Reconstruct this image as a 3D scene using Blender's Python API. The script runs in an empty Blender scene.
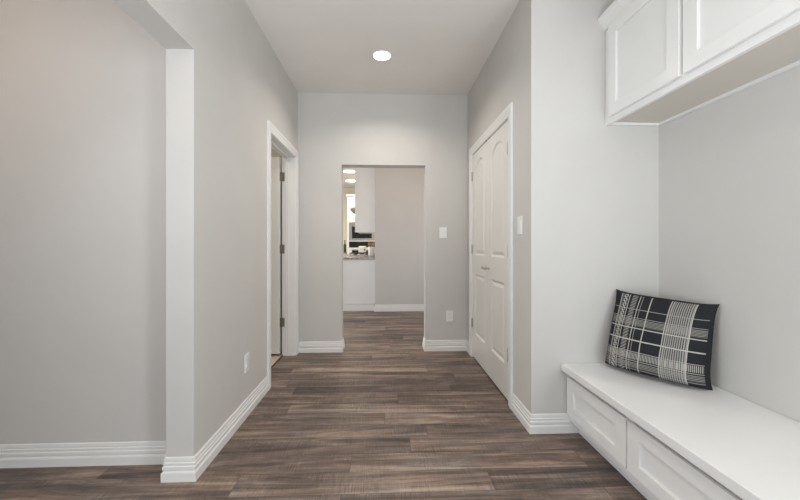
import bpy, bmesh, math, random
from mathutils import Vector, Matrix

random.seed(7)
SC = bpy.context.scene
COL = SC.collection

# ------------------------------------------------------------------ camera
cam_data = bpy.data.cameras.new('camera')
cam = bpy.data.objects.new('camera', cam_data)
COL.objects.link(cam)
CAM_H = 1.137
cam.location = (0, 0, CAM_H)
cam.rotation_euler = (math.radians(90), 0, -math.radians(2.34))
cam_data.sensor_width = 36.0
cam_data.lens = 355.0 / 800.0 * 36.0
cam_data.shift_y = -5.5 / 800.0
cam_data.clip_start = 0.02
SC.camera = cam

# ------------------------------------------------------------------ world and exposure
world = bpy.data.worlds.new('world')
SC.world = world
world.use_nodes = True
wb = world.node_tree.nodes['Background']
wb.inputs[0].default_value = (0.85, 0.92, 1.0, 1)
wb.inputs[1].default_value = 0.6
SC.view_settings.view_transform = 'Standard'
SC.view_settings.look = 'None'
SC.view_settings.gamma = 1.0
SC.view_settings.exposure = 0.13
SC.view_settings.use_curve_mapping = False


def area_light(name, loc, direction, sx, sy, power, color, spread=180):
    d = bpy.data.lights.new(name, 'AREA')
    d.shape = 'RECTANGLE'
    d.size, d.size_y = sx, sy
    d.energy = power
    d.color = color
    d.spread = math.radians(spread)
    o = bpy.data.objects.new(name, d)
    o.location = loc
    o.rotation_euler = Vector(direction).to_track_quat('-Z', 'Y').to_euler()
    COL.objects.link(o)
    return o


# daylight through the entry window behind the camera, and through the kitchen windows; the others are added fill
area_light('daylight_entry', (-0.2, -2.95, 1.1), (0, 1, 0.0), 2.7, 1.9, 48, (0.87, 0.945, 1.0))
area_light('fill_right', (1.65, -0.15, 1.15), (-1, 0.55, 0.0), 0.9, 1.9, 37, (0.87, 0.945, 1.0))  # added fill panel that brightens the left wall, no window here
area_light('fill_upward', (-0.1, -1.0, 0.75), (0.0, 0.7, 1), 2.0, 1.2, 29.4, (0.93, 0.965, 1.0), 115)  # added upward fill to brighten the ceiling
area_light('fill_side', (-4.2, -0.3, 1.3), (1, 0.0, 0), 1.8, 1.8, 24, (0.87, 0.945, 1.0), 85)  # unseen fill added in the side room for the recess wall
area_light('fill_side_far', (-4.2, -1.2, 1.4), (1, 0.5, 0), 1.6, 1.8, 2.6, (0.87, 0.945, 1.0), 60)  # weak extra fill, added and angled towards the pantry doors
area_light('daylight_kitchen', (-4.2, 7.6, 1.5), (1, 0, 0), 3.4, 1.8, 54.4, (0.96, 0.98, 1.0))
area_light('fill_cross_hall', (-4.2, 4.95, 1.2), (1, 0.12, 0), 1.5, 1.8, 54.6, (0.92, 0.96, 1.0))  # added fill that brightens the wall beyond the hall
area_light('fill_cross_end', (1.6, 5.0, 1.3), (-1, 0.1, 0), 1.2, 1.8, 12.0, (0.92, 0.96, 1.0))  # added fill from the right end of the cross hall

def fill_disk(name, loc, r, power, color, spread):
    d = bpy.data.lights.new(name, 'AREA')
    d.shape = 'DISK'; d.size = 2 * r; d.energy = power; d.color = color; d.spread = math.radians(spread)
    o = bpy.data.objects.new(name, d); o.location = loc
    COL.objects.link(o)


# added fill disk under the entry ceiling, no fixture; lifts the lower walls
fill_disk('entry_fill', (0.0, 0.9, 2.735), .07, 4, (1.0, .95, .88), 140)

# ------------------------------------------------------------------ materials
def lin(c):
    return tuple(((v / 255.0) / 12.92 if v / 255.0 <= 0.04045 else ((v / 255.0 + 0.055) / 1.055) ** 2.4) for v in c) + (1.0,)


class NT:
    """small helper for building node trees"""
    def __init__(self, mat):
        mat.use_nodes = True
        self.t = mat.node_tree
        self.n = self.t.nodes
        self.bsdf = self.n['Principled BSDF']

    def link(self, a, b):
        self.t.links.new(a, b)

    def val(self, sock, v):
        if hasattr(v, 'is_output'):
            self.link(v, sock)
        else:
            sock.default_value = v

    def math(self, op, a, b=0.0, c=0.0):
        m = self.n.new('ShaderNodeMath')
        m.operation = op
        self.val(m.inputs[0], a)
        self.val(m.inputs[1], b)
        self.val(m.inputs[2], c)
        return m.outputs[0]

    def comb(self, x, y, z):
        m = self.n.new('ShaderNodeCombineXYZ')
        self.val(m.inputs[0], x); self.val(m.inputs[1], y); self.val(m.inputs[2], z)
        return m.outputs[0]

    def noise(self, vec, scale, detail=2.0, rough=0.5, dist=0.0):
        m = self.n.new('ShaderNodeTexNoise')
        if vec is not None:
            self.link(vec, m.inputs['Vector'])
        m.inputs['Scale'].default_value = scale
        m.inputs['Detail'].default_value = detail
        m.inputs['Roughness'].default_value = rough
        m.inputs['Distortion'].default_value = dist
        return m.outputs['Fac']

    def ramp(self, fac, stops):
        m = self.n.new('ShaderNodeValToRGB')
        e = m.color_ramp.elements
        while len(e) < len(stops):
            e.new(0.5)
        for el, (p, c) in zip(e, stops):
            el.position = p
            el.color = c
        self.link(fac, m.inputs[0])
        return m.outputs[0]

    def mix(self, fac, a, b, mode='MIX'):
        m = self.n.new('ShaderNodeMix')
        m.data_type = 'RGBA'
        m.blend_type = mode
        self.val(m.inputs[0], fac)
        self.val(m.inputs[6], a)
        self.val(m.inputs[7], b)
        return m.outputs[2]

    def maprange(self, v, a, b, c, d):
        m = self.n.new('ShaderNodeMapRange')
        self.val(m.inputs[0], v)
        for i, q in enumerate((a, b, c, d)):
            m.inputs[i + 1].default_value = q
        return m.outputs[0]

    def pos(self):
        g = self.n.new('ShaderNodeNewGeometry')
        return g.outputs['Position']

    def objcoord(self):
        g = self.n.new('ShaderNodeTexCoord')
        return g.outputs['Object']

    def sep(self, v):
        m = self.n.new('ShaderNodeSeparateXYZ')
        self.link(v, m.inputs[0])
        return m.outputs[0], m.outputs[1], m.outputs[2]

    def bump(self, h, strength, dist=0.002):
        m = self.n.new('ShaderNodeBump')
        m.inputs['Strength'].default_value = strength
        m.inputs['Distance'].default_value = dist
        self.link(h, m.inputs['Height'])
        self.link(m.outputs[0], self.bsdf.inputs['Normal'])


def paint(name, rgb, rough=0.6, bump=0.0, scale=160, var=0.03, metal=0.0, spec=0.5):
    m = bpy.data.materials.new(name)
    t = NT(m)
    c = lin(rgb)
    v = t.noise(t.pos(), 3.0, 3)
    dark = tuple(x * (1 - var) for x in c[:3]) + (1,)
    lite = tuple(min(1, x * (1 + var)) for x in c[:3]) + (1,)
    t.link(t.ramp(v, [(0.35, dark), (0.65, lite)]), t.bsdf.inputs['Base Color'])
    t.bsdf.inputs['Roughness'].default_value = rough
    t.bsdf.inputs['Metallic'].default_value = metal
    t.bsdf.inputs['Specular IOR Level'].default_value = spec
    if bump:
        t.bump(t.noise(t.pos(), scale, 3), bump, 0.0015)
    return m


def emitter(name, rgb, strength):
    m = bpy.data.materials.new(name)
    t = NT(m)
    t.bsdf.inputs['Base Color'].default_value = lin(rgb)
    t.bsdf.inputs['Emission Color'].default_value = lin(rgb)
    t.bsdf.inputs['Emission Strength'].default_value = strength
    return m


def floor_material():
    m = bpy.data.materials.new('weathered_plank')
    t = NT(m)
    x, y, z = t.sep(t.pos())
    W, L = 0.1545, 1.22
    ry = t.math('DIVIDE', t.math('SUBTRACT', y, 1.625), W)
    row = t.math('FLOOR', ry)
    fy = t.math('FRACT', ry)
    wn = t.n.new('ShaderNodeTexWhiteNoise'); wn.noise_dimensions = '1D'
    t.link(row, wn.inputs['W'])
    rx = t.math('DIVIDE', t.math('ADD', x, t.math('MULTIPLY', wn.outputs[0], L)), L)
    colm = t.math('FLOOR', rx)
    fx = t.math('FRACT', rx)
    wn2 = t.n.new('ShaderNodeTexWhiteNoise'); wn2.noise_dimensions = '2D'
    t.link(t.comb(row, colm, 0.0), wn2.inputs['Vector'])
    rnd = wn2.outputs[0]
    off = t.math('MULTIPLY', rnd, 37.0)
    # long grain along x, saw marks along y
    g1 = t.noise(t.comb(t.math('ADD', t.math('MULTIPLY', x, 0.85), off), t.math('MULTIPLY', y, 12.0), off), 1.0, 8, 0.66, 0.9)
    g2 = t.noise(t.comb(t.math('ADD', t.math('MULTIPLY', x, 6.0), off), t.math('MULTIPLY', y, 70.0), off), 1.0, 5, 0.7, 0.3)
    saw = t.noise(t.comb(t.math('MULTIPLY', x, 190.0), t.math('MULTIPLY', y, 10.0), off), 1.0, 4, 0.75)
    blot = t.noise(t.comb(t.math('ADD', t.math('MULTIPLY', x, 2.2), off), t.math('MULTIPLY', y, 8.0), off), 1.0, 6, 0.72, 0.6)
    sawamt = t.maprange(t.noise(t.comb(t.math('MULTIPLY', x, 4.0), t.math('MULTIPLY', y, 9.0), off), 1.0, 2, 0.5), 0.40, 0.60, 0.18, 0.66)

    def dev(v, k):
        return t.math('MULTIPLY', t.math('SUBTRACT', v, 0.5), k)
    tone = t.math('ADD', 0.45, dev(g1, 1.4))
    for q in (dev(blot, 0.72), dev(rnd, 0.15), dev(g2, 0.34), t.math('MULTIPLY', t.math('SUBTRACT', saw, 0.5), sawamt)):
        tone = t.math('ADD', tone, q)
    c = t.ramp(tone, [(0.18, lin((66, 57, 54))), (0.36, lin((96, 82, 75))), (0.50, lin((124, 106, 95))),
                      (0.64, lin((152, 132, 117))), (0.84, lin((184, 164, 146)))])
    # greyer patches across the boards
    hue = t.noise(t.comb(t.math('ADD', t.math('MULTIPLY', x, 2.0), off), t.math('MULTIPLY', y, 6.0), 3.0), 1.0, 3, 0.6, 0.4)
    greyf = t.maprange(hue, 0.42, 0.66, 0.0, 0.75)
    hsv = t.n.new('ShaderNodeHueSaturation')
    hsv.inputs['Saturation'].default_value = 0.62
    t.link(c, hsv.inputs['Color'])
    c = t.mix(greyf, c, hsv.outputs[0])
    # fine dark joint lines
    sy = t.math('MINIMUM', fy, t.math('SUBTRACT', 1.0, fy))
    sx = t.math('MINIMUM', fx, t.math('SUBTRACT', 1.0, fx))
    jy = t.maprange(sy, 0.004, 0.016, 1.0, 0.0)
    jx = t.maprange(sx, 0.0008, 0.0022, 1.0, 0.0)
    j = t.math('MAXIMUM', jy, jx)
    c = t.mix(t.math('MULTIPLY', j, 0.5), c, lin((52, 44, 40)))
    t.link(c, t.bsdf.inputs['Base Color'])
    t.link(t.maprange(g2, 0.3, 0.7, 0.42, 0.56), t.bsdf.inputs['Roughness'])
    t.bsdf.inputs['Specular IOR Level'].default_value = 0.42
    h = t.math('SUBTRACT', t.math('ADD', t.math('MULTIPLY', g2, 0.4), t.math('MULTIPLY', saw, 0.35)), j)
    t.bump(h, 0.18, 0.0012)
    return m


def tile_material():
    m = bpy.data.materials.new('beige_tile')
    t = NT(m)
    x, y, z = t.sep(t.pos())
    br = t.n.new('ShaderNodeTexBrick')
    t.link(t.comb(y, x, 0.0), br.inputs['Vector'])
    br.offset = 0.5
    br.inputs['Color1'].default_value = lin((204, 193, 177))
    br.inputs['Color2'].default_value = lin((197, 186, 170))
    br.inputs['Mortar'].default_value = lin((168, 154, 136))
    br.inputs['Scale'].default_value = 1.0
    br.inputs['Mortar Size'].default_value = 0.004
    br.inputs['Brick Width'].default_value = 0.6
    br.inputs['Row Height'].default_value = 0.3
    c = t.mix(0.25, br.outputs['Color'], t.ramp(t.noise(t.pos(), 9, 4), [(0.3, lin((180, 164, 142))), (0.7, lin((220, 206, 186)))]))
    t.link(c, t.bsdf.inputs['Base Color'])
    t.bsdf.inputs['Roughness'].default_value = 0.4
    return m


def granite_material():
    m = bpy.data.materials.new('speckled_granite')
    t = NT(m)
    n1 = t.noise(t.pos(), 90, 4, 0.7)
    n2 = t.noise(t.pos(), 25, 3, 0.6)
    c = t.ramp(n1, [(0.36, lin((84, 76, 68))), (0.48, lin((150, 142, 132))), (0.6, lin((190, 184, 174)))])
    c = t.mix(0.35, c, t.ramp(n2, [(0.4, lin((120, 108, 96))), (0.6, lin((196, 190, 182)))]))
    t.link(c, t.bsdf.inputs['Base Color'])
    t.bsdf.inputs['Roughness'].default_value = 0.25
    return m


def plaid_material():
    m = bpy.data.materials.new('black_white_plaid')
    t = NT(m)
    uvn = t.n.new('ShaderNodeTexCoord')
    u, v, _ = t.sep(uvn.outputs['UV'])

    def band(c, a, b):                       # soft-edged box mask between a and b
        e = 0.0022
        lo = t.maprange(c, a - e, a + e, 0.0, 1.0)
        hi = t.maprange(c, b - e, b + e, 1.0, 0.0)
        return t.math('MULTIPLY', lo, hi)

    def saw(c, freq, duty):                  # periodic stripes
        f = t.math('FRACT', t.math('MULTIPLY', c, freq))
        return t.math('LESS_THAN', f, duty)

    def mx(*a):
        r = a[0]
        for q in a[1:]:
            r = t.math('MAXIMUM', r, q)
        return r

    def mul(a, b):
        return t.math('MULTIPLY', a, b)

    # woven lines running up the cushion
    lines_v = mx(band(u, 0.092, 0.100), band(u, 0.182, 0.190), band(u, 0.300, 0.308), band(u, 0.418, 0.428))
    lines_v = mx(lines_v, mul(mx(band(u, 0.108, 0.113), band(u, 0.330, 0.336)), 0.6))
    diag1 = saw(t.math('ADD', mul(u, 1.4), v), 17.0, 0.5)
    diag2 = saw(t.math('SUBTRACT', v, mul(u, 1.4)), 17.0, 0.5)
    braid = mul(band(u, 0.122, 0.170), t.math('ABSOLUTE', t.math('SUBTRACT', diag1, mul(diag2, 0.5))))
    hatch = mul(mul(band(u, 0.218, 0.276), t.math('ADD', 0.25, mul(saw(t.math('SUBTRACT', v, mul(u, 0.9)), 24.0, 0.45), 0.5))), 0.62)
    block = mx(mul(mul(band(u, 0.620, 0.840), saw(u, 52.0, 0.42)), 0.70), mul(band(u, 0.620, 0.840), 0.12))
    blockedge = mx(band(u, 0.614, 0.622), mul(band(u, 0.638, 0.645), 0.8), mul(band(u, 0.812, 0.818), 0.8), band(u, 0.837, 0.846))
    # woven lines running across
    lines_h = mx(mul(band(v, 0.792, 0.799), 0.7), band(v, 0.548, 0.560), band(v, 0.398, 0.412), mul(band(v, 0.264, 0.271), 0.8),
                 mul(band(v, 0.158, 0.165), 0.8), mul(band(v, 0.684, 0.690), 0.7), mul(band(v, 0.052, 0.058), 0.8))
    band_h = mul(mul(band(v, 0.585, 0.672), saw(v, 62.0, 0.5)), 0.55)
    ladder = mul(mul(band(v, 0.178, 0.256), saw(u, 72.0, 0.5)), 0.8)
    band_l = mul(mul(band(v, 0.072, 0.148), saw(v, 60.0, 0.5)), 0.55)
    white = mx(lines_v, braid, hatch, block, blockedge, lines_h, band_h, ladder, band_l)
    edge = mul(band(u, 0.028, 0.972), band(v, 0.02, 0.98))
    gm = t.n.new('ShaderNodeNewGeometry')
    white = mul(white, edge)
    fib = t.noise(t.comb(mul(u, 420.0), mul(v, 380.0), 0.0), 1.0, 2, 0.7)
    fleck = t.maprange(fib, 0.35, 0.7, 0.55, 0.98)
    black = t.ramp(fib, [(0.3, lin((30, 30, 33))), (0.7, lin((54, 54, 58)))])
    c = t.mix(mul(white, fleck), black, lin((212, 208, 200)))
    t.link(c, t.bsdf.inputs['Base Color'])
    t.bsdf.inputs['Roughness'].default_value = 0.92
    t.bsdf.inputs['Specular IOR Level'].default_value = 0.15
    t.bump(fib, 0.35, 0.001)
    return m


M = {}
M['wall'] = paint('grey_wall_paint', (206, 203, 199), 0.72, 0.22, 190, 0.012, 0, 0.3)
M['ceiling'] = paint('ceiling_paint', (232, 228, 223), 0.85, 0.25, 150, 0.012, 0, 0.2)
M['cream'] = paint('cream_wall_paint', (226, 217, 200), 0.7, 0.15, 190, 0.012, 0, 0.3)
M['trim'] = paint('white_trim_enamel', (233, 232, 230), 0.38, 0.0, 100, 0.008)
M['door'] = paint('white_door_enamel', (229, 227, 223), 0.33, 0.06, 60, 0.008)
M['cab'] = paint('white_cabinet_lacquer', (234, 233, 231), 0.35, 0.0, 100, 0.006)
M['panel'] = paint('cabinet_panel_lacquer', (232, 231, 229), 0.4, 0.0, 100, 0.006)
M['under'] = paint('cabinet_underside_tone', (206, 200, 190), 0.5, 0.0, 100, 0.01)  # underside toned darker and warmer than the cabinet lacquer
M['plastic'] = paint('white_plastic', (240, 240, 238), 0.25, 0.0, 100, 0.004)
M['slot'] = paint('outlet_slot', (70, 70, 70), 0.5)
M['nickel'] = paint('satin_nickel', (196, 193, 188), 0.42, 0.0, 100, 0.02, 0.75)
M['dark_nickel'] = paint('aged_nickel', (150, 142, 132), 0.42, 0.0, 100, 0.02, 0.85)
M['steel'] = paint('brushed_steel', (186, 184, 180), 0.3, 0.0, 100, 0.02, 1.0)
M['glass_black'] = paint('black_glass', (24, 26, 26), 0.15, 0.0, 100, 0.02)
M['iron'] = paint('cast_iron', (34, 33, 32), 0.6, 0.2, 200, 0.1)
M['ceramic'] = paint('white_ceramic', (232, 228, 222), 0.25)
M['wood'] = paint('amber_wood', (196, 142, 74), 0.5, 0.1, 60, 0.12)
M['bottle'] = paint('dark_green_glass', (52, 58, 44), 0.2)
M['white_enamel'] = paint('white_appliance', (226, 226, 224), 0.3)
M['dark_rubber'] = paint('dark_sweep', (84, 72, 62), 0.7)
M['floor'] = floor_material()
M['tile'] = tile_material()
M['granite'] = granite_material()
M['plaid'] = plaid_material()
M['lens'] = emitter('lamp_lens', (255, 250, 242), 14.0)
M['lens_warm'] = emitter('kitchen_lamp_lens', (255, 240, 214), 7.0)

# ------------------------------------------------------------------ mesh helpers
def link_mesh(name, bm, mat, parent=None, bevel=0.0, smooth=False, segs=2):
    bmesh.ops.recalc_face_normals(bm, faces=bm.faces)
    me = bpy.data.meshes.new(name)
    bm.to_mesh(me)
    bm.free()
    me.materials.append(mat)
    o = bpy.data.objects.new(name, me)
    COL.objects.link(o)
    if parent is not None:
        o.parent = parent
        o.matrix_parent_inverse = parent_world(parent).inverted()
    if bevel:
        b = o.modifiers.new('bevel', 'BEVEL')
        b.width = bevel
        b.segments = segs
        b.limit_method = 'ANGLE'
        b.angle_limit = math.radians(40)
    if smooth:
        for p in me.polygons:
            p.use_smooth = True
    return o


def parent_world(o):
    m = Matrix.LocRotScale(o.location, o.rotation_euler, o.scale)
    return m if o.parent is None else parent_world(o.parent) @ o.matrix_parent_inverse @ m


def box(bm, x0, x1, y0, y1, z0, z1):
    v = [bm.verts.new(p) for p in ((x0, y0, z0), (x1, y0, z0), (x1, y1, z0), (x0, y1, z0),
                                   (x0, y0, z1), (x1, y0, z1), (x1, y1, z1), (x0, y1, z1))]
    for f in ((0, 3, 2, 1), (4, 5, 6, 7), (0, 1, 5, 4), (1, 2, 6, 5), (2, 3, 7, 6), (3, 0, 4, 7)):
        bm.faces.new([v[i] for i in f])
    return bm


def boxes(*bs):
    bm = bmesh.new()
    for b in bs:
        box(bm, *b)
    return bm


def lathe(bm, prof, n=24, cx=0, cy=0, axis='Z', base=0.0):
    """prof: (radius, height) pairs; closed at both ends"""
    rings = []
    for r, h in prof:
        ring = []
        for i in range(n):
            a = 2 * math.pi * i / n
            p = (r * math.cos(a), r * math.sin(a), h)
            if axis == 'Z':
                q = (cx + p[0], cy + p[1], base + p[2])
            else:                                  # axis -X : height grows towards -X
                q = (base - p[2], cx + p[0], cy + p[1])
            ring.append(bm.verts.new(q))
        rings.append(ring)
    for a, b in zip(rings, rings[1:]):
        for i in range(n):
            j = (i + 1) % n
            bm.faces.new((a[i], a[j], b[j], b[i]))
    bm.faces.new(rings[0])
    bm.faces.new(list(reversed(rings[-1])))
    return bm


def sweep(bm, path, prof, mapf):
    """mitred sweep: path = 2-D points, prof = closed (offset to the left of the path, third coordinate)"""
    P = [Vector(p) for p in path]
    rings = []
    for i, p in enumerate(P):
        d0 = (P[i] - P[i - 1]).normalized() if i else None
        d1 = (P[i + 1] - P[i]).normalized() if i + 1 < len(P) else None
        n0 = Vector((-d0.y, d0.x)) if d0 else None
        n1 = Vector((-d1.y, d1.x)) if d1 else None
        if n0 is None:
            m = n1
        elif n1 is None:
            m = n0
        else:
            m = (n0 + n1)
            m = m / (m.length_squared / 2.0)
        rings.append([bm.verts.new(mapf(p.x + m.x * n, p.y + m.y * n, t)) for n, t in prof])
    k = len(prof)
    for a, b in zip(rings, rings[1:]):
        for i in range(k):
            j = (i + 1) % k
            bm.faces.new((a[i], a[j], b[j], b[i]))
    bm.faces.new(rings[0])
    bm.faces.new(list(reversed(rings[-1])))
    return bm


def empty(name, loc):
    o = bpy.data.objects.new(name, None)
    o.location = loc
    COL.objects.link(o)
    return o


def tag(o, label, cat, group=None):
    o['label'] = label
    o['category'] = cat
    if group:
        o['group'] = group
    return o


def struct(name, bm, mat, bevel=0.0, label=None):
    o = link_mesh(name, bm, mat, None, bevel)
    o['kind'] = 'structure'
    if label:
        o['label'] = label
    return o


# ------------------------------------------------------------------ dimensions
XL, XL2 = -0.925, -1.056          # left hall wall, hall side and room side
XR = 0.880                        # right hall wall
YB, YB2 = 3.78, 3.93              # wall across the end of the hall
YR = 2.11                         # end wall of the bench recess
XREC = 1.675                      # long wall of the bench recess
H = 2.74
YJ = 1.755                        # end of the left wall at the wide opening
YN = 1.90                         # wall seen through the wide opening
OL, OR, OZ = -0.4654, 0.4273, 1.983
YK = 6.04                         # wall beyond the hall
XK = -0.178
YF = 10.16                        # far kitchen wall
XO = -4.30

# ------------------------------------------------------------------ shell
struct('floor', boxes((XO - .1, 1.9, -3.2, YF + .12, -0.1, 0)), M['floor'], label='weathered brown wood plank floor')
struct('floor_bathroom', boxes((XO + .02, -1.0565, 2.03, 3.77, 0.0, 0.006)), M['tile'], label='light beige tile floor behind the open door')
struct('ceiling', boxes((XO - .1, 1.9, -3.2, YF + .12, H, H + 0.1)), M['ceiling'])
struct('wall_left', boxes((XL2, XL, YJ, 2.875, 0, H), (XL2, XL, 3.69, YB, 0, H), (XL2, XL, 2.875, 3.69, 2.045, H),
                          (XL2, XL, -0.9, YJ, 2.08, H), (XL2, XL, -3.0, -0.9, 0, H)), M['wall'])
struct('wall_niche', boxes((XO, XL2, YN, YN + .12, 0, H)), M['wall'])
struct('wall_back', boxes((XO, OL, YB, YB2, 0, H), (OR, XREC, YB, YB2, 0, H), (OL, OR, YB, YB2, OZ, H)), M['wall'])
struct('wall_right', boxes((XR, XR + .12, YR + .12, 2.48, 0, H), (XR, XR + .12, 3.57, YB, 0, H), (XR, XR + .12, 2.48, 3.57, 2.055, H)), M['wall'])
struct('wall_recess_end', boxes((XR, XREC, YR, YR + .12, 0, H)), M['wall'])
struct('wall_recess', boxes((XREC, XREC + .12, -3.0, YF, 0, H)), M['wall'])
struct('wall_rear', boxes((XO, -1.6, -3.12, -3.0, 0, H), (1.2, XREC + .12, -3.12, -3.0, 0, H), (-1.6, 1.2, -3.12, -3.0, 0, .35), (-1.6, 1.2, -3.12, -3.0, 2.45, H)), M['wall'])
struct('wall_outer', boxes((XO - .12, XO, -3.12, YF + .12, 0, H)), M['wall'])
struct('wall_hall_end', boxes((XK, XREC, YK, YK + .12, 0, H)), M['wall'])
struct('wall_kitchen_side', boxes((XK, XK + .12, YK + .12, YF, 0, H)), M['cream'])
struct('wall_kitchen_far', boxes((XO, XREC + .12, YF, YF + .12, 0, H)), M['cream'])

# ------------------------------------------------------------------ baseboards
BASE = [(0, 0), (.016, 0), (.016, .040), (.0142, .045), (.0078, .049), (.0078, .0515), (.0122, .056), (.0126, .070), (.0072, .0745), (.0072, .0762),
        (.0098, .0785), (.0098, .0875), (.0055, .0905), (.0055, .0925), (.0075, .0945), (.0062, .109), (.0035, .1135), (0, .1135)]


def baseboard(name, path):
    return struct(name, sweep(bmesh.new(), path, BASE, lambda a, b, t: (a, b, t)), M['trim'])


# left-hand normal of the path direction points into the room
baseboard('baseboard_left', [(XL, 2.809), (XL, YJ), (XL2, YJ), (XL2, YN)])

baseboard('baseboard_niche', [(XL2 - .0165, YN), (XO, YN)])
baseboard('baseboard_back_left', [(-1.8, YB2), (OL, YB2), (OL, YB), (XL, YB)])
baseboard('baseboard_back_right', [(XR, YB), (OR, YB), (OR, YB2), (1.4, YB2)])
baseboard('baseboard_right', [(1.164, YR), (XR, YR), (XR, 2.409)])
baseboard('baseboard_right_corner', [(XR, 3.641), (XR, YB - .0165)])
baseboard('baseboard_hall_end', [(XREC, YK), (XK, YK), (XK, 6.118)])

# ------------------------------------------------------------------ door casings and jambs
CASE = [(0, 0), (0, .008), (.005, .011), (.019, .011), (.024, .0135), (.046, .0145), (.052, .018), (.071, .018), (.075, .015), (.075, 0)]


def casing(name, a0, a1, top, x_hall, sgn, x_back, stop):
    bm = sweep(bmesh.new(), [(a0 - .005, 0), (a0 - .005, top + .004), (a1 + .005, top + .004), (a1 + .005, 0)], CASE,
               lambda a, b, t: (x_hall + sgn * t, a, b))
    lo, hi = min(x_hall, x_back), max(x_hall, x_back)
    for b in ((lo, hi, a0 - .015, a0, 0, top + .015), (lo, hi, a1, a1 + .015, 0, top + .015), (lo, hi, a0, a1, top, top + .015)):
        box(bm, *b)
    if stop:
        s0, s1 = stop
        for b in ((s0, s1, a0, a0 + .011, 0, top - .011), (s0, s1, a1 - .011, a1, 0, top - .011), (s0, s1, a0, a1, top - .011, top)):
            box(bm, *b)
    return struct(name, bm, M['trim'])


casing('trim_1', 2.890, 3.675, 2.030, XL, 1, XL2, (-1.020, -.985))
casing('trim_2', 2.495, 3.555, 2.040, XR, -1, XR + .12, (XR + .041, XR + .075))
struct('trim_3', boxes((-1.056, -1.044, 2.890, 3.675, 0, .008)), M['dark_rubber'], label='dark threshold strip between plank and tile floor')

# ------------------------------------------------------------------ panelled doors
def rect_outline(a0, a1, b0, b1):
    return lambda d: [(a0 + d, b0 + d), (a1 - d, b0 + d), (a1 - d, b1 - d), (a0 + d, b1 - d)]


def arch_outline(a0, a1, b0, bs, bt, n=14):
    w, rise = (a1 - a0) / 2, bt - bs
    R = (w * w + rise * rise) / (2 * rise)
    am, cz = (a0 + a1) / 2, bt - R

    def f(d):
        ww, r = w - d, R - d
        zs = math.sqrt(max(r * r - ww * ww, 0))
        th = math.atan2(ww, zs)
        pts = [(a0 + d, b0 + d), (a1 - d, b0 + d)]
        for i in range(n + 1):
            q = th - 2 * th * i / n
            pts.append((am + r * math.sin(q), cz + r * math.cos(q)))
        return pts
    return f


def panel_slab(a0, a1, b0, b1, thick, outlines, mapf, rings):
    """slab with moulded panels on the face t = 0; rings = (inset, depth) pairs"""
    bm = bmesh.new()

    def loop(pts, t):
        return [bm.verts.new(mapf(a, b, t)) for a, b in pts]

    def edges(vs):
        return [bm.edges.new((vs[i], vs[(i + 1) % len(vs)])) for i in range(len(vs))]
    rect = [(a0, b0), (a1, b0), (a1, b1), (a0, b1)]
    e = .0025
    front = loop([(a0 + e, b0 + e), (a1 - e, b0 + e), (a1 - e, b1 - e), (a0 + e, b1 - e)], 0.0)
    mid = loop(rect, -e)
    back = loop(rect, -thick)
    es = edges(front)
    holes = []
    for o in outlines:
        h = loop(o(0), 0.0)
        es += edges(h)
        holes.append((o, h))
    bmesh.ops.triangle_fill(bm, use_beauty=True, edges=es)
    for A, B in ((front, mid), (mid, back)):
        for i in range(4):
            j = (i + 1) % 4
            bm.faces.new((A[i], A[j], B[j], B[i]))
    bm.faces.new(back)
    for o, h in holes:
        prev = h
        for d, dep in rings:
            cur = loop(o(d), dep)
            k = len(cur)
            for i in range(k):
                j = (i + 1) % k
                bm.faces.new((prev[i], prev[j], cur[j], cur[i]))
            prev = cur
        bm.faces.new(prev)
    return bm


RAISED = [(.005, -.004), (.014, -.0115), (.022, -.0115), (.044, -.0025), (.048, -.002)]


def hinge_mesh(bm, x, y, z, dx_leaf, wing):
    """barrel standing at x, y and two leaves; wing = list of leaf boxes relative to the barrel"""
    for k in range(3):
        h0 = -.0445 + k * .0300
        lathe(bm, [(.0074, h0), (.0082, h0 + .001), (.0082, h0 + .0275), (.0074, h0 + .0285)], 12, x, y, 'Z', z)
    lathe(bm, [(.003, .0445), (.0045, .046), (.003, .050)], 10, x, y, 'Z', z)
    for w in wing:
        box(bm, x + w[0], x + w[1], y + w[2], y + w[3], z - .0445, z + .0445)
    return bm


# pantry pair
def pantry_leaf(name, a0, a1, hinge_y, knob_y, label):
    s = .100
    mp = lambda a, b, t: (XR - t - .0, a, b)
    top, bot = arch_outline(a0 + s, a1 - s, 1.035, 1.855, 1.945), rect_outline(a0 + s, a1 - s, .255, .850)
    slab = link_mesh(name, panel_slab(a0, a1, .014, 2.036, .035, [top, bot], mp, RAISED), M['door'])
    slab['kind'] = 'structure'
    slab['label'] = label
    for z in (.346, 1.090, 1.822):
        bm = bmesh.new()
        sg = 1 if hinge_y > knob_y else -1
        hinge_mesh(bm, XR - .0068, hinge_y, z, 0, [(.0048, .0066, -.024, .024)])
        link_mesh('hinge', bm, M['nickel'], slab)['label'] = 'satin nickel hinge'
    bm = bmesh.new()
    lathe(bm, [(.0145, 0), (.0145, .003), (.011, .005), (.0055, .008), (.0052, .022), (.0075, .026), (.0118, .031), (.0130, .037), (.0110, .043), (.006, .046)],
          20, knob_y, .935, 'X', XR)
    k = link_mesh('door_knob', bm, M['nickel'], slab, smooth=True)
    k['label'] = 'small metal knob'
    c = link_mesh('ball_catch', boxes((XR - .002, XR + .008, knob_y - .024, knob_y + .024, 2.0365, 2.0395)), M['dark_nickel'], slab)
    return slab


pantry_leaf('door_2', 2.498, 3.0235, 2.4965, 2.985, 'near white double-door leaf with arched upper panel')
pantry_leaf('door_3', 3.0265, 3.552, 3.5535, 3.065, 'far white double-door leaf with arched upper panel')

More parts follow.
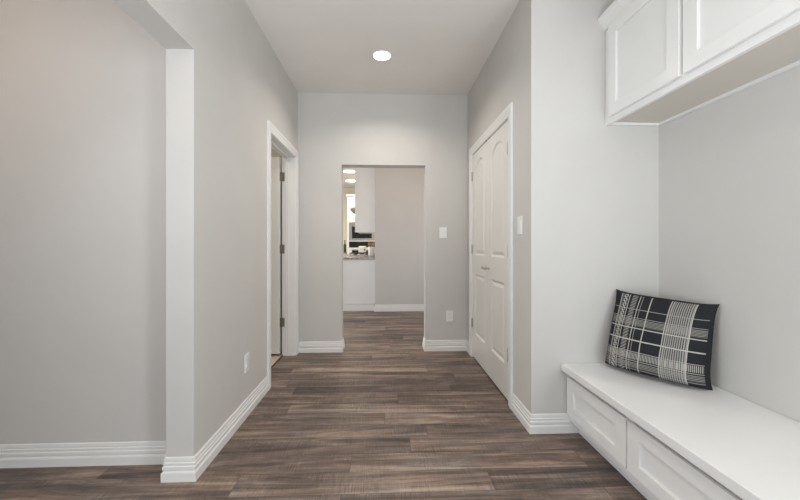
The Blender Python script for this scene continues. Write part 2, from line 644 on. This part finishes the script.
# side room door, standing open into the side room
DY = 3.638
mp1 = lambda a, b, t: (a, DY - t, b)
sd = .115
bath_door = link_mesh('door_1', panel_slab(-1.838, -1.071, .030, 2.024, .035,
                      [arch_outline(-1.838 + sd, -1.071 - sd, 1.06, 1.83, 1.93), rect_outline(-1.838 + sd, -1.071 - sd, .255, .85)], mp1, RAISED), M['door'])
bath_door['kind'] = 'structure'
bath_door['label'] = 'white panelled door standing open into the side room'
for z in (.342, 1.090, 1.829):
    bm = bmesh.new()
    lathe(bm, [(.0055, -.0445), (.006, -.0435), (.006, .0435), (.0055, .0445)], 12, -1.0655, 3.6705, 'Z', z)
    box(bm, -1.0595, -1.030, 3.6722, 3.6749, z - .0445, z + .0445)
    box(bm, -1.0709, -1.0690, 3.642, 3.668, z - .0445, z + .0445)
    link_mesh('hinge', bm, M['dark_nickel'], bath_door, bevel=.0008)['label'] = 'aged nickel hinge'
bm = lathe(bmesh.new(), [(.03, 0), (.03, .006), (.012, .012), (.011, .035), (.026, .045), (.028, .055), (.02, .064)], 20, 0, 0)
for v in bm.verts:
    v.co = Vector((-1.775 + v.co.x, DY - v.co.z, .93 + v.co.y))
link_mesh('door_knob', bm, M['dark_nickel'], bath_door, smooth=True)

# ------------------------------------------------------------------ wall plates
def plate_box(mapf, a, b, wa, wb, t0, t1, inset=.002):
    """small bevelled plate in wall coordinates"""
    bm = bmesh.new()
    r = [[bm.verts.new(mapf(a + sx * (wa / 2 - d), b + sz * (wb / 2 - d), t)) for sx, sz in ((-1, -1), (1, -1), (1, 1), (-1, 1))]
         for d, t in ((0, t0), (0, t0 + (t1 - t0) * .55), (inset, t1))]
    for A, B in zip(r, r[1:]):
        for i in range(4):
            j = (i + 1) % 4
            bm.faces.new((A[i], A[j], B[j], B[i]))
    bm.faces.new(r[0])
    bm.faces.new(list(reversed(r[-1])))
    return bm


def ring_receptacle(mapf, a, b, t):
    """rounded receptacle face"""
    bm = bmesh.new()
    pts = []
    for i in range(24):
        q = 2 * math.pi * i / 24
        pts.append((a + .0172 * math.cos(q), b + max(-.0135, min(.0135, .0172 * math.sin(q)))))
    lo = [bm.verts.new(mapf(x, z, t)) for x, z in pts]
    hi = [bm.verts.new(mapf(x, z, t + .0028)) for x, z in pts]
    for i in range(24):
        j = (i + 1) % 24
        bm.faces.new((lo[i], lo[j], hi[j], hi[i]))
    bm.faces.new(lo); bm.faces.new(list(reversed(hi)))
    return bm


def mapbox(bm, mapf, a0, a1, b0, b1, t0, t1):
    n = len(bm.verts)
    box(bm, a0, a1, b0, b1, t0, t1)
    bm.verts.ensure_lookup_table()
    for v in list(bm.verts)[n:]:
        v.co = Vector(mapf(*v.co))
    return bm


def outlet(loc, mapf, label):
    t = tag(empty('electrical_outlet', loc), label, 'outlet', 'white electrical outlets')
    link_mesh('cover_plate', plate_box(mapf, 0, 0, .073, .118, .0003, .006), M['plastic'], t)
    for s in (-1, 1):
        r = link_mesh('receptacle', ring_receptacle(mapf, 0, s * .0195, .006), M['plastic'], t)
        bm = bmesh.new()
        for sx in (-.0065, .0065):
            mapbox(bm, mapf, sx - .0012, sx + .0012, s * .0195 - .001, s * .0195 + .007, .0088, .0091)
        mapbox(bm, mapf, -.0022, .0022, s * .0195 - .0095, s * .0195 - .0055, .0088, .0091)
        link_mesh('slot', bm, M['slot'], r)['label'] = 'dark plug slots'
    bm = bmesh.new()
    mapbox(bm, mapf, -.003, .003, -.003, .003, .006, .007)
    link_mesh('screw', bm, M['plastic'], t)
    return t


LY, LZ = 2.405, .349
outlet((XL, LY, LZ), lambda a, b, t: (XL + t, LY - a, LZ + b), 'white electrical outlet low on the left wall beside the open doorway')
BX, BZ = .686, .370
outlet((BX, YB, BZ), lambda a, b, t: (BX + a, YB - t, BZ + b), 'white electrical outlet low on the end wall, below the light switch')

SX, SZ = .616, 1.262
sm = lambda a, b, t: (SX + a, YB - t, SZ + b)
t = tag(empty('light_switch', (SX, YB, SZ)), 'white toggle light switch on the end wall right of the opening', 'light switch', 'white light switches')
link_mesh('cover_plate', plate_box(sm, 0, 0, .080, .122, .0003, .006), M['plastic'], t)
for s in (-1, 1):
    link_mesh('screw', mapbox(bmesh.new(), sm, -.003, .003, s * .030 - .003, s * .030 + .003, .006, .0068), M['plastic'], t)
bm = mapbox(bmesh.new(), sm, -.0052, .0052, -.014, .006, .006, .009)
for v in bm.verts:
    pass
mapbox(bm, sm, -.004, .004, -.016, -.006, .006, .019)
link_mesh('toggle', bm, M['plastic'], t)

RY, RZ = 2.285, 1.262
rm = lambda a, b, t: (XR - t, RY + a, RZ + b)
t = tag(empty('light_switch', (XR, RY, RZ)), 'bright white rocker light switch on the right wall beside the pantry doors', 'light switch', 'white light switches')
link_mesh('cover_plate', plate_box(rm, 0, 0, .074, .120, .0003, .007), M['plastic'], t)
bm = bmesh.new()
vs = []
for (b, tt) in ((-.033, .0075), (0, .0085), (.033, .0125)):
    vs.append([bm.verts.new(rm(a, b, tt)) for a in (-.0165, .0165)])
lo = []
for (b, tt) in ((-.033, .006), (0, .006), (.033, .006)):
    lo.append([bm.verts.new(rm(a, b, tt)) for a in (-.0165, .0165)])
for i in range(2):
    bm.faces.new((vs[i][0], vs[i][1], vs[i + 1][1], vs[i + 1][0]))
    bm.faces.new((lo[i][0], lo[i][1], lo[i + 1][1], lo[i + 1][0]))
    for k in (0, 1):
        bm.faces.new((vs[i][k], vs[i + 1][k], lo[i + 1][k], lo[i][k]))
bm.faces.new((vs[0][0], vs[0][1], lo[0][1], lo[0][0]))
bm.faces.new((vs[2][0], vs[2][1], lo[2][1], lo[2][0]))
link_mesh('rocker', bm, M['plastic'], t)

# ------------------------------------------------------------------ recessed ceiling light
def downlight(loc, r, label, group, lens, power, color):
    t = tag(empty('ceiling_light', loc), label, 'ceiling light', group)
    bm = bmesh.new()
    n = 40
    prof = [(r + .014, 0.0), (r + .013, -.003), (r + .002, -.005), (r, -.003), (r, 0.0)]
    rings = [[bm.verts.new((loc[0] + q * math.cos(2 * math.pi * i / n), loc[1] + q * math.sin(2 * math.pi * i / n), loc[2] + h)) for i in range(n)] for q, h in prof]
    for k in range(len(rings)):
        A, B = rings[k], rings[(k + 1) % len(rings)]
        for i in range(n):
            j = (i + 1) % n
            bm.faces.new((A[i], A[j], B[j], B[i]))
    link_mesh('trim_ring', bm, M['plastic'], t)
    link_mesh('lens', lathe(bmesh.new(), [(r - .0005, -.0005), (r - .0005, -.0025), (r - .01, -.0032)], n, loc[0], loc[1], 'Z', loc[2]), lens, t)['label'] = 'glowing white lens'
    d = bpy.data.lights.new('downlight', 'AREA')
    d.shape = 'DISK'; d.size = 2 * r; d.energy = power; d.color = color; d.spread = math.radians(142)
    o = bpy.data.objects.new('downlight', d)
    o.location = (loc[0], loc[1], loc[2] - .008)
    COL.objects.link(o)
    return t


downlight((-.029, 3.016, H), .071, 'round recessed light glowing in the hallway ceiling', 'recessed ceiling lights', M['lens'], 9, (1.0, .93, .84))
downlight((-.80, 7.82, H), .14, 'large round light in the far kitchen ceiling, nearer of two', 'kitchen ceiling lights', M['lens_warm'], 15, (1.0, .88, .70))
downlight((-.86, 8.98, H), .14, 'large round light in the far kitchen ceiling, by the oven tower', 'kitchen ceiling lights', M['lens_warm'], 10, (1.0, .88, .70))

# lamps of the rooms beside: their glow shows on the wall through the wide opening and on the open door
def room_lamp(name, loc, r, power, color):
    d = bpy.data.lights.new(name, 'AREA')
    d.shape = 'DISK'; d.size = 2 * r; d.energy = power; d.color = color
    o = bpy.data.objects.new(name, d); o.location = loc
    COL.objects.link(o)


room_lamp('side_room_lamp', (-2.1, 1.0, H - .02), .12, 4.2, (1.0, .56, .24))
room_lamp('bathroom_lamp', (-1.9, 2.9, H - .02), .10, 9, (1.0, .86, .70))
room_lamp('cross_hall_lamp', (.3, 5.1, H - .02), .08, 3.6, (1.0, .60, .28))

# ------------------------------------------------------------------ shaker fronts
def shaker(name, parent, a0, a1, b0, b1, xf, rail=.060, stile=.075, th=.019):
    """frame with a recessed centre panel; xf = X of the plane it is mounted on, facing -X"""
    mpf = lambda a, b, t: (xf - th - t, a, b)
    o = rect_outline(a0 + stile, a1 - stile, b0 + rail, b1 - rail)
    bm = bmesh.new()
    e = .002

    def loop(p, t):
        return [bm.verts.new(mpf(a, b, t)) for a, b in p]
    R = rect_outline(a0, a1, b0, b1)
    L = [loop(o(0), -th), loop(R(0), -th), loop(R(0), -e), loop(R(e), 0), loop(o(-.0012), 0), loop(o(0), -.0012)]
    for k in range(len(L)):
        A, B = L[k], L[(k + 1) % len(L)]
        for i in range(4):
            j = (i + 1) % 4
            bm.faces.new((A[i], A[j], B[j], B[i]))
    f = link_mesh(name, bm, M['cab'], parent)
    link_mesh('recessed_panel', boxes((xf - th + .0125, xf - .001, a0 + stile, a1 - stile, b0 + rail, b1 - rail)), M['panel'], f)
    return f


# ------------------------------------------------------------------ storage bench
bench = tag(empty('storage_bench', (1.39, 1.28, 0)), 'white built-in storage bench with shaker drawer fronts under the plaid pillow', 'bench')
Y0 = .46
bm = boxes((1.130, XREC - .001, Y0, YR - .001, .078, .376))
for b in ((1.110, 1.130, Y0, YR - .001, .078, .121), (1.110, 1.130, Y0, YR - .001, .349, .376),
          (1.110, 1.130, 2.086, YR - .001, .121, .349), (1.110, 1.130, 1.545, 1.590, .121, .349), (1.110, 1.130, 1.015, 1.060, .121, .349), (1.110, 1.130, Y0, .530, .121, .349)):
    box(bm, *b)
link_mesh('carcass', bm, M['cab'], bench)
link_mesh('toe_kick', boxes((1.166, 1.20, Y0 + .02, YR - .001, 0.0, .078)), M['cab'], bench)
link_mesh('bench_top', boxes((1.062, XREC - .001, Y0 - .02, YR - .001, .3765, .418)), M['cab'], bench, bevel=.004, segs=3)
for a0, a1 in ((1.5745, 2.098), (1.0405, 1.5625), (.5065, 1.0285)):
    shaker('drawer', bench, a0, a1, .117, .343, 1.110)

# ------------------------------------------------------------------ wall cabinet over the bench
up = tag(empty('wall_cabinet', (1.5, 1.28, 1.859)), 'white shaker wall cabinet with crown moulding hung above the bench', 'cabinet')
bm = boxes((1.357, XREC - .001, Y0, YR - .001, 1.877, 2.470))
for b in ((1.338, 1.357, Y0, YR - .001, 1.859, 1.897), (1.338, 1.357, Y0, YR - .001, 2.42, 2.470),
          (1.338, 1.357, 2.05, YR - .001, 1.897, 2.42), (1.338, 1.357, 1.515, 1.555, 1.897, 2.42), (1.338, 1.357, .98, 1.018, 1.897, 2.42), (1.338, 1.357, Y0, .49, 1.897, 2.42)):
    box(bm, *b)
link_mesh('carcass', bm, M['cab'], up)
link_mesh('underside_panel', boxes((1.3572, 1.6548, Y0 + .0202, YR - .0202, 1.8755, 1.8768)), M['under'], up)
link_mesh('light_rail', boxes((1.655, XREC - .001, Y0, YR - .001, 1.861, 1.877), (1.357, 1.655, YR - .02, YR - .001, 1.861, 1.877),
                              (1.357, 1.655, Y0, Y0 + .02, 1.861, 1.877)), M['cab'], up)
CR = [(0, 2.436), (.010, 2.436), (.012, 2.450), (.018, 2.456), (.034, 2.474), (.044, 2.492), (.048, 2.494), (.048, 2.512), (0, 2.512)]
bm = sweep(bmesh.new(), [(1.338, Y0), (1.338, YR - .001)], CR, lambda a, b, t: (a, b, t))
link_mesh('crown_moulding', bm, M['cab'], up)
link_mesh('top_board', boxes((1.338, XREC - .001, Y0, YR - .001, 2.4705, 2.512)), M['cab'], up)
for a0, a1 in ((1.545, 2.058), (1.009, 1.5245), (.4735, .9885)):
    shaker('cabinet_door', up, a0, a1, 1.894, 2.430, 1.338, rail=.066, stile=.072)

# ------------------------------------------------------------------ plaid pillow
pillow = tag(empty('throw_pillow', (1.5, 1.9, .412)), 'black and white plaid throw pillow leaning in the corner of the bench', 'pillow')
BLc, BRc = Vector((1.322, 2.088, .424)), Vector((1.608, 1.680, .420))
TLc, TRc = Vector((1.396, 2.094, .868)), Vector((1.655, 1.692, .842))
nrm = ((BRc - BLc).cross(TLc - BLc)).normalized()
if nrm.x > 0:
    nrm = -nrm
N = 56


def pillow_pt(i, j, side):
    s, tt = -1 + 2 * i / N, -1 + 2 * j / N
    qs, qt = 1 - abs(s) ** 5, 1 - abs(tt) ** 5
    s2 = s * (1 - (.065 if s > 0 else .035) * qt)
    t2 = tt * (1 - (.060 if tt > 0 else .0) * qs)
    u, v = (s2 + 1) / 2, (t2 + 1) / 2
    p = (BLc * (1 - u) + BRc * u) * (1 - v) + (TLc * (1 - u) + TRc * u) * v
    k = max(0.0, (1 - s * s) * (1 - tt * tt))
    th = (.105 if side > 0 else -.035) * k ** .42
    p = p + nrm * .055 * qs * ((1 - tt) / 2) ** 1.5
    th += .0035 * math.sin(9 * s + 3 * tt) * math.sin(7 * tt - 2 * s) * k ** .3 * (1 if side > 0 else 0)
    sag = 1 - .25 * tt
    return p + nrm * th * sag


for part, side, mat in (('front_cover', 1, M['plaid']), ('back_cover', -1, None)):
    bm = bmesh.new()
    uvl = bm.loops.layers.uv.new('UVMap')
    g = [[bm.verts.new(pillow_pt(i, j, side)) for j in range(N + 1)] for i in range(N + 1)]
    for i in range(N):
        for j in range(N):
            f = bm.faces.new((g[i][j], g[i + 1][j], g[i + 1][j + 1], g[i][j + 1]))
            for lp, (a, b) in zip(f.loops, ((i, j), (i + 1, j), (i + 1, j + 1), (i, j + 1))):
                lp[uvl].uv = (a / N, b / N)
    if mat is None:
        mat = paint('black_cotton', (40, 40, 44), .9, .2, 400, .15)
    link_mesh(part, bm, mat, pillow, smooth=True)

# ------------------------------------------------------------------ kitchen beyond the opening
kb = tag(empty('base_cabinet', (-.49, 7.4, 0)), 'white kitchen base cabinet seen end-on through the opening', 'cabinet')
link_mesh('carcass', boxes((-.79, XK - .001, 6.135, 8.70, .10, .880)), M['cab'], kb)
link_mesh('end_panel', boxes((-.80, XK - .001, 6.120, 6.1345, .118, .880)), M['cab'], kb)
link_mesh('toe_board', boxes((-.72, XK - .018, 6.140, 8.70, 0, .099), (-.80, XK - .018, 6.110, 6.1345, 0, .112)), M['trim'], kb)
for i, (y0, y1) in enumerate(((6.16, 6.62), (6.63, 7.08), (7.10, 7.86), (7.88, 8.28), (8.29, 8.68))):
    shaker('cabinet_door', kb, y0, y1, .14, .70, -.79, rail=.06, stile=.06)
    shaker('drawer', kb, y0, y1, .715, .865, -.79, rail=.04, stile=.05)
ct = link_mesh('countertop', boxes((-.83, XK - .001, 6.095, 8.72, .8805, .920)), M['granite'], None, bevel=.004)
tag(ct, 'grey speckled granite countertop on the white base cabinet', 'countertop')

ku = tag(empty('wall_cabinet', (-.35, 6.55, 1.352)), 'tall white kitchen wall cabinet hung over the granite countertop', 'cabinet')
link_mesh('carcass', boxes((-.505, XK - .001, 6.135, 7.02, 1.352, 2.46)), M['cab'], ku)
link_mesh('end_panel', boxes((-.524, XK - .001, 6.120, 6.1345, 1.346, 2.46)), M['cab'], ku)
for y0, y1 in ((6.15, 6.575), (6.585, 7.01)):
    shaker('cabinet_door', ku, y0, y1, 1.36, 2.44, -.505, rail=.06, stile=.06)

hd = tag(empty('range_hood', (-.42, 7.48, 1.80)), 'steel range hood jutting out behind the kitchen wall cabinet', 'range hood')
bm = bmesh.new()
lo = [bm.verts.new(p) for p in ((-.70, 7.10, 1.815), (XK - .001, 7.10, 1.815), (XK - .001, 7.86, 1.815), (-.70, 7.86, 1.815))]
m1 = [bm.verts.new(p) for p in ((-.70, 7.10, 1.865), (XK - .001, 7.10, 1.865), (XK - .001, 7.86, 1.865), (-.70, 7.86, 1.865))]
hi = [bm.verts.new(p) for p in ((-.46, 7.33, 2.06), (XK - .001, 7.33, 2.06), (XK - .001, 7.63, 2.06), (-.46, 7.63, 2.06))]
for A, B in ((lo, m1), (m1, hi)):
    for i in range(4):
        j = (i + 1) % 4
        bm.faces.new((A[i], A[j], B[j], B[i]))
bm.faces.new(lo); bm.faces.new(hi)
link_mesh('canopy', bm, M['steel'], hd)
link_mesh('chimney', boxes((-.45, XK - .001, 7.34, 7.62, 2.061, H - .001)), M['steel'], hd)

ck = tag(empty('gas_cooktop', (-.48, 7.48, .921)), 'black gas cooktop set on the granite countertop', 'cooktop')
link_mesh('cooktop_pan', boxes((-.76, -.24, 7.10, 7.86, .9205, .930)), M['steel'], ck, bevel=.003)
for gx in (-.62, -.37):
    for gy in (7.25, 7.48, 7.71):
        bm = bmesh.new()
        for b in ((gx - .11, gx + .11, gy - .006, gy + .006, .958, .970), (gx - .006, gx + .006, gy - .105, gy + .105, .958, .970)):
            box(bm, *b)
        for sx, sy in ((-.104, 0), (.104, 0), (0, -.099), (0, .099)):
            box(bm, gx + sx - .006, gx + sx + .006, gy + sy - .006, gy + sy + .006, .9305, .958)
        link_mesh('burner_grate', bm, M['iron'], ck)
        link_mesh('burner', lathe(bmesh.new(), [(.04, 0), (.042, .008), (.03, .014), (.028, .018)], 16, gx, gy, 'Z', .9305), M['iron'], ck)

cr = lathe(bmesh.new(), [(.050, 0), (.056, .004), (.058, .03), (.057, .15), (.060, .168), (.060, .175), (.054, .175), (.052, .165), (.052, .02), (.01, .015)], 28, -.265, 6.60, 'Z', .9205)
tag(link_mesh('utensil_crock', cr, M['ceramic'], None, smooth=True), 'white ceramic crock of wooden utensils on the granite countertop', 'crock')
for k, (dx, dy, lean, kind, lab) in enumerate(((-.02, 0, -.12, 'spoon', 'amber wooden spoon leaning left in the white crock'),
                                               (.0, .02, .02, 'spatula', 'flat amber wooden spatula upright in the white crock'),
                                               (.022, -.01, .13, 'spoon', 'amber wooden spoon leaning right in the white crock'))):
    bm = bmesh.new()
    lathe(bm, [(.005, 0), (.0055, .15), (.006, .22)], 10)
    if kind == 'spoon':
        for r, h0 in (((1), .225),):
            pr = [(.003, .215), (.014, .228), (.021, .248), (.022, .266), (.016, .288), (.005, .298)]
            lathe(bm, pr, 14)
        for v in bm.verts:
            if v.co.z > .214:
                v.co.y *= .4
    else:
        box(bm, -.022, .022, -.004, .004, .218, .290)
    for v in bm.verts:
        v.co.z *= .80
    R = Matrix.Translation((-.265 + dx * .6, 6.60 + dy, .940)) @ Matrix.Rotation(lean, 4, 'Y')
    bmesh.ops.transform(bm, matrix=R, verts=bm.verts)
    tag(link_mesh('wooden_' + kind, bm, M['wood'], None, smooth=(kind == 'spoon')), lab, kind, 'wooden utensils in the crock')

tb = tag(empty('countertop_appliance', (-.53, 8.2, .9205)), 'small white countertop appliance with a dark knob behind the cooktop', 'appliance')
link_mesh('body', boxes((-.61, -.45, 8.06, 8.34, .9285, 1.100)), M['white_enamel'], tb, bevel=.018, segs=4)
link_mesh('base', boxes((-.60, -.46, 8.07, 8.33, .9205, .930)), M['glass_black'], tb)
bm = bmesh.new()
lathe(bm, [(.016, 0), (.016, .012), (.012, .016)], 16)
for v in bm.verts:
    v.co = Vector((-.475 + v.co.x, 8.06 - v.co.z, 1.02 + v.co.y))
link_mesh('knob', bm, M['glass_black'], tb)

# oven tower at the far end of the kitchen
ot = tag(empty('oven_cabinet', (-.62, 9.8, 0)), 'tall white oven cabinet at the far end of the kitchen', 'cabinet')
TX0, TX1, TY = -1.02, -.235, 9.50
link_mesh('carcass', boxes((TX0, TX0 + .05, TY, YF - .002, .1, 2.42), (TX1 - .05, TX1, TY, YF - .002, .1, 2.42), (TX0 + .05, TX1 - .05, TY + .02, YF - .002, .1, .36),
                           (TX0 + .05, TX1 - .05, TY + .02, YF - .002, 1.72, 2.42), (TX0 + .05, TX1 - .05, TY + .55, YF - .002, .36, 1.72),
                           (TX0 + .05, TX1 - .05, TY, TY + .5, 1.215, 1.245)), M['cab'], ot)
for a0, a1 in ((TX0 + .055, (TX0 + TX1) / 2 - .002), ((TX0 + TX1) / 2 + .002, TX1 - .055)):
    link_mesh('cabinet_door', boxes((a0, a1, TY, TY + .019, 1.73, 2.40)), M['cab'], ot, bevel=.003)
link_mesh('drawer', boxes((TX0 + .055, TX1 - .055, TY, TY + .019, .12, .35)), M['cab'], ot, bevel=.003)
link_mesh('crown_moulding', boxes((TX0 - .03, TX1 + .03, TY - .03, YF - .002, 2.42, 2.47)), M['cab'], ot, bevel=.01)
mw = tag(empty('microwave_oven', (-.62, 9.5, 1.246)), 'built-in microwave with black glass door high in the oven cabinet', 'microwave')
link_mesh('trim_frame', boxes((TX0 + .05, TX1 - .05, TY - .012, TY + .0, 1.246, 1.30), (TX0 + .05, TX1 - .05, TY - .012, TY, 1.615, 1.72),
                              (TX0 + .05, TX0 + .13, TY - .012, TY, 1.30, 1.615), (TX1 - .13, TX1 - .05, TY - .012, TY, 1.30, 1.615)), M['steel'], mw)
link_mesh('glass_door', boxes((TX0 + .13, TX1 - .13, TY - .010, TY + .4, 1.30, 1.615)), M['glass_black'], mw)
ov = tag(empty('wall_oven', (-.62, 9.5, .36)), 'white-trimmed wall oven with black glass under the microwave', 'oven')
link_mesh('oven_body', boxes((TX0 + .052, TX1 - .052, TY + .001, TY + .5, .361, 1.214)), M['steel'], ov)
link_mesh('control_panel', boxes((TX0 + .052, TX1 - .052, TY - .012, TY, 1.06, 1.214)), M['glass_black'], ov, bevel=.002)
link_mesh('oven_door', boxes((TX0 + .052, TX1 - .052, TY - .03, TY, .38, 1.05)), M['white_enamel'], ov, bevel=.004)
link_mesh('oven_window', boxes((TX0 + .13, TX1 - .13, TY - .034, TY - .0302, .48, .985)), M['glass_black'], ov)
bm = bmesh.new()
box(bm, TX0 + .12, TX1 - .12, TY - .075, TY - .058, 1.005, 1.022)
for x in (TX0 + .15, TX1 - .165):
    box(bm, x, x + .015, TY - .058, TY - .0302, 1.006, 1.021)
link_mesh('handle', bm, M['steel'], ov, bevel=.003)

kc = tag(empty('base_cabinet', (-2.0, 9.83, 0)), 'white base cabinet run left of the far oven cabinet', 'cabinet')
link_mesh('carcass', boxes((-3.2, TX0 - .032, 9.53, YF - .002, .1, .880)), M['cab'], kc)
link_mesh('toe_kick', boxes((-3.2, TX0 - .032, 9.60, YF - .002, 0, .1)), M['cab'], kc)
tag(link_mesh('countertop', boxes((-3.2, TX0 - .032, 9.50, YF - .002, .8805, .92)), M['granite'], None, bevel=.004), 'granite countertop beside the far oven cabinet under the dark bottle', 'countertop')
bt = lathe(bmesh.new(), [(.030, 0), (.036, .006), (.036, .19), (.028, .225), (.013, .25), (.013, .315), (.016, .32), (.016, .335), (.010, .337)], 20, -1.105, 9.72, 'Z', .9205)
tag(link_mesh('bottle', bt, M['bottle'], None, smooth=True), 'dark slim bottle on the counter left of the oven cabinet', 'bottle')
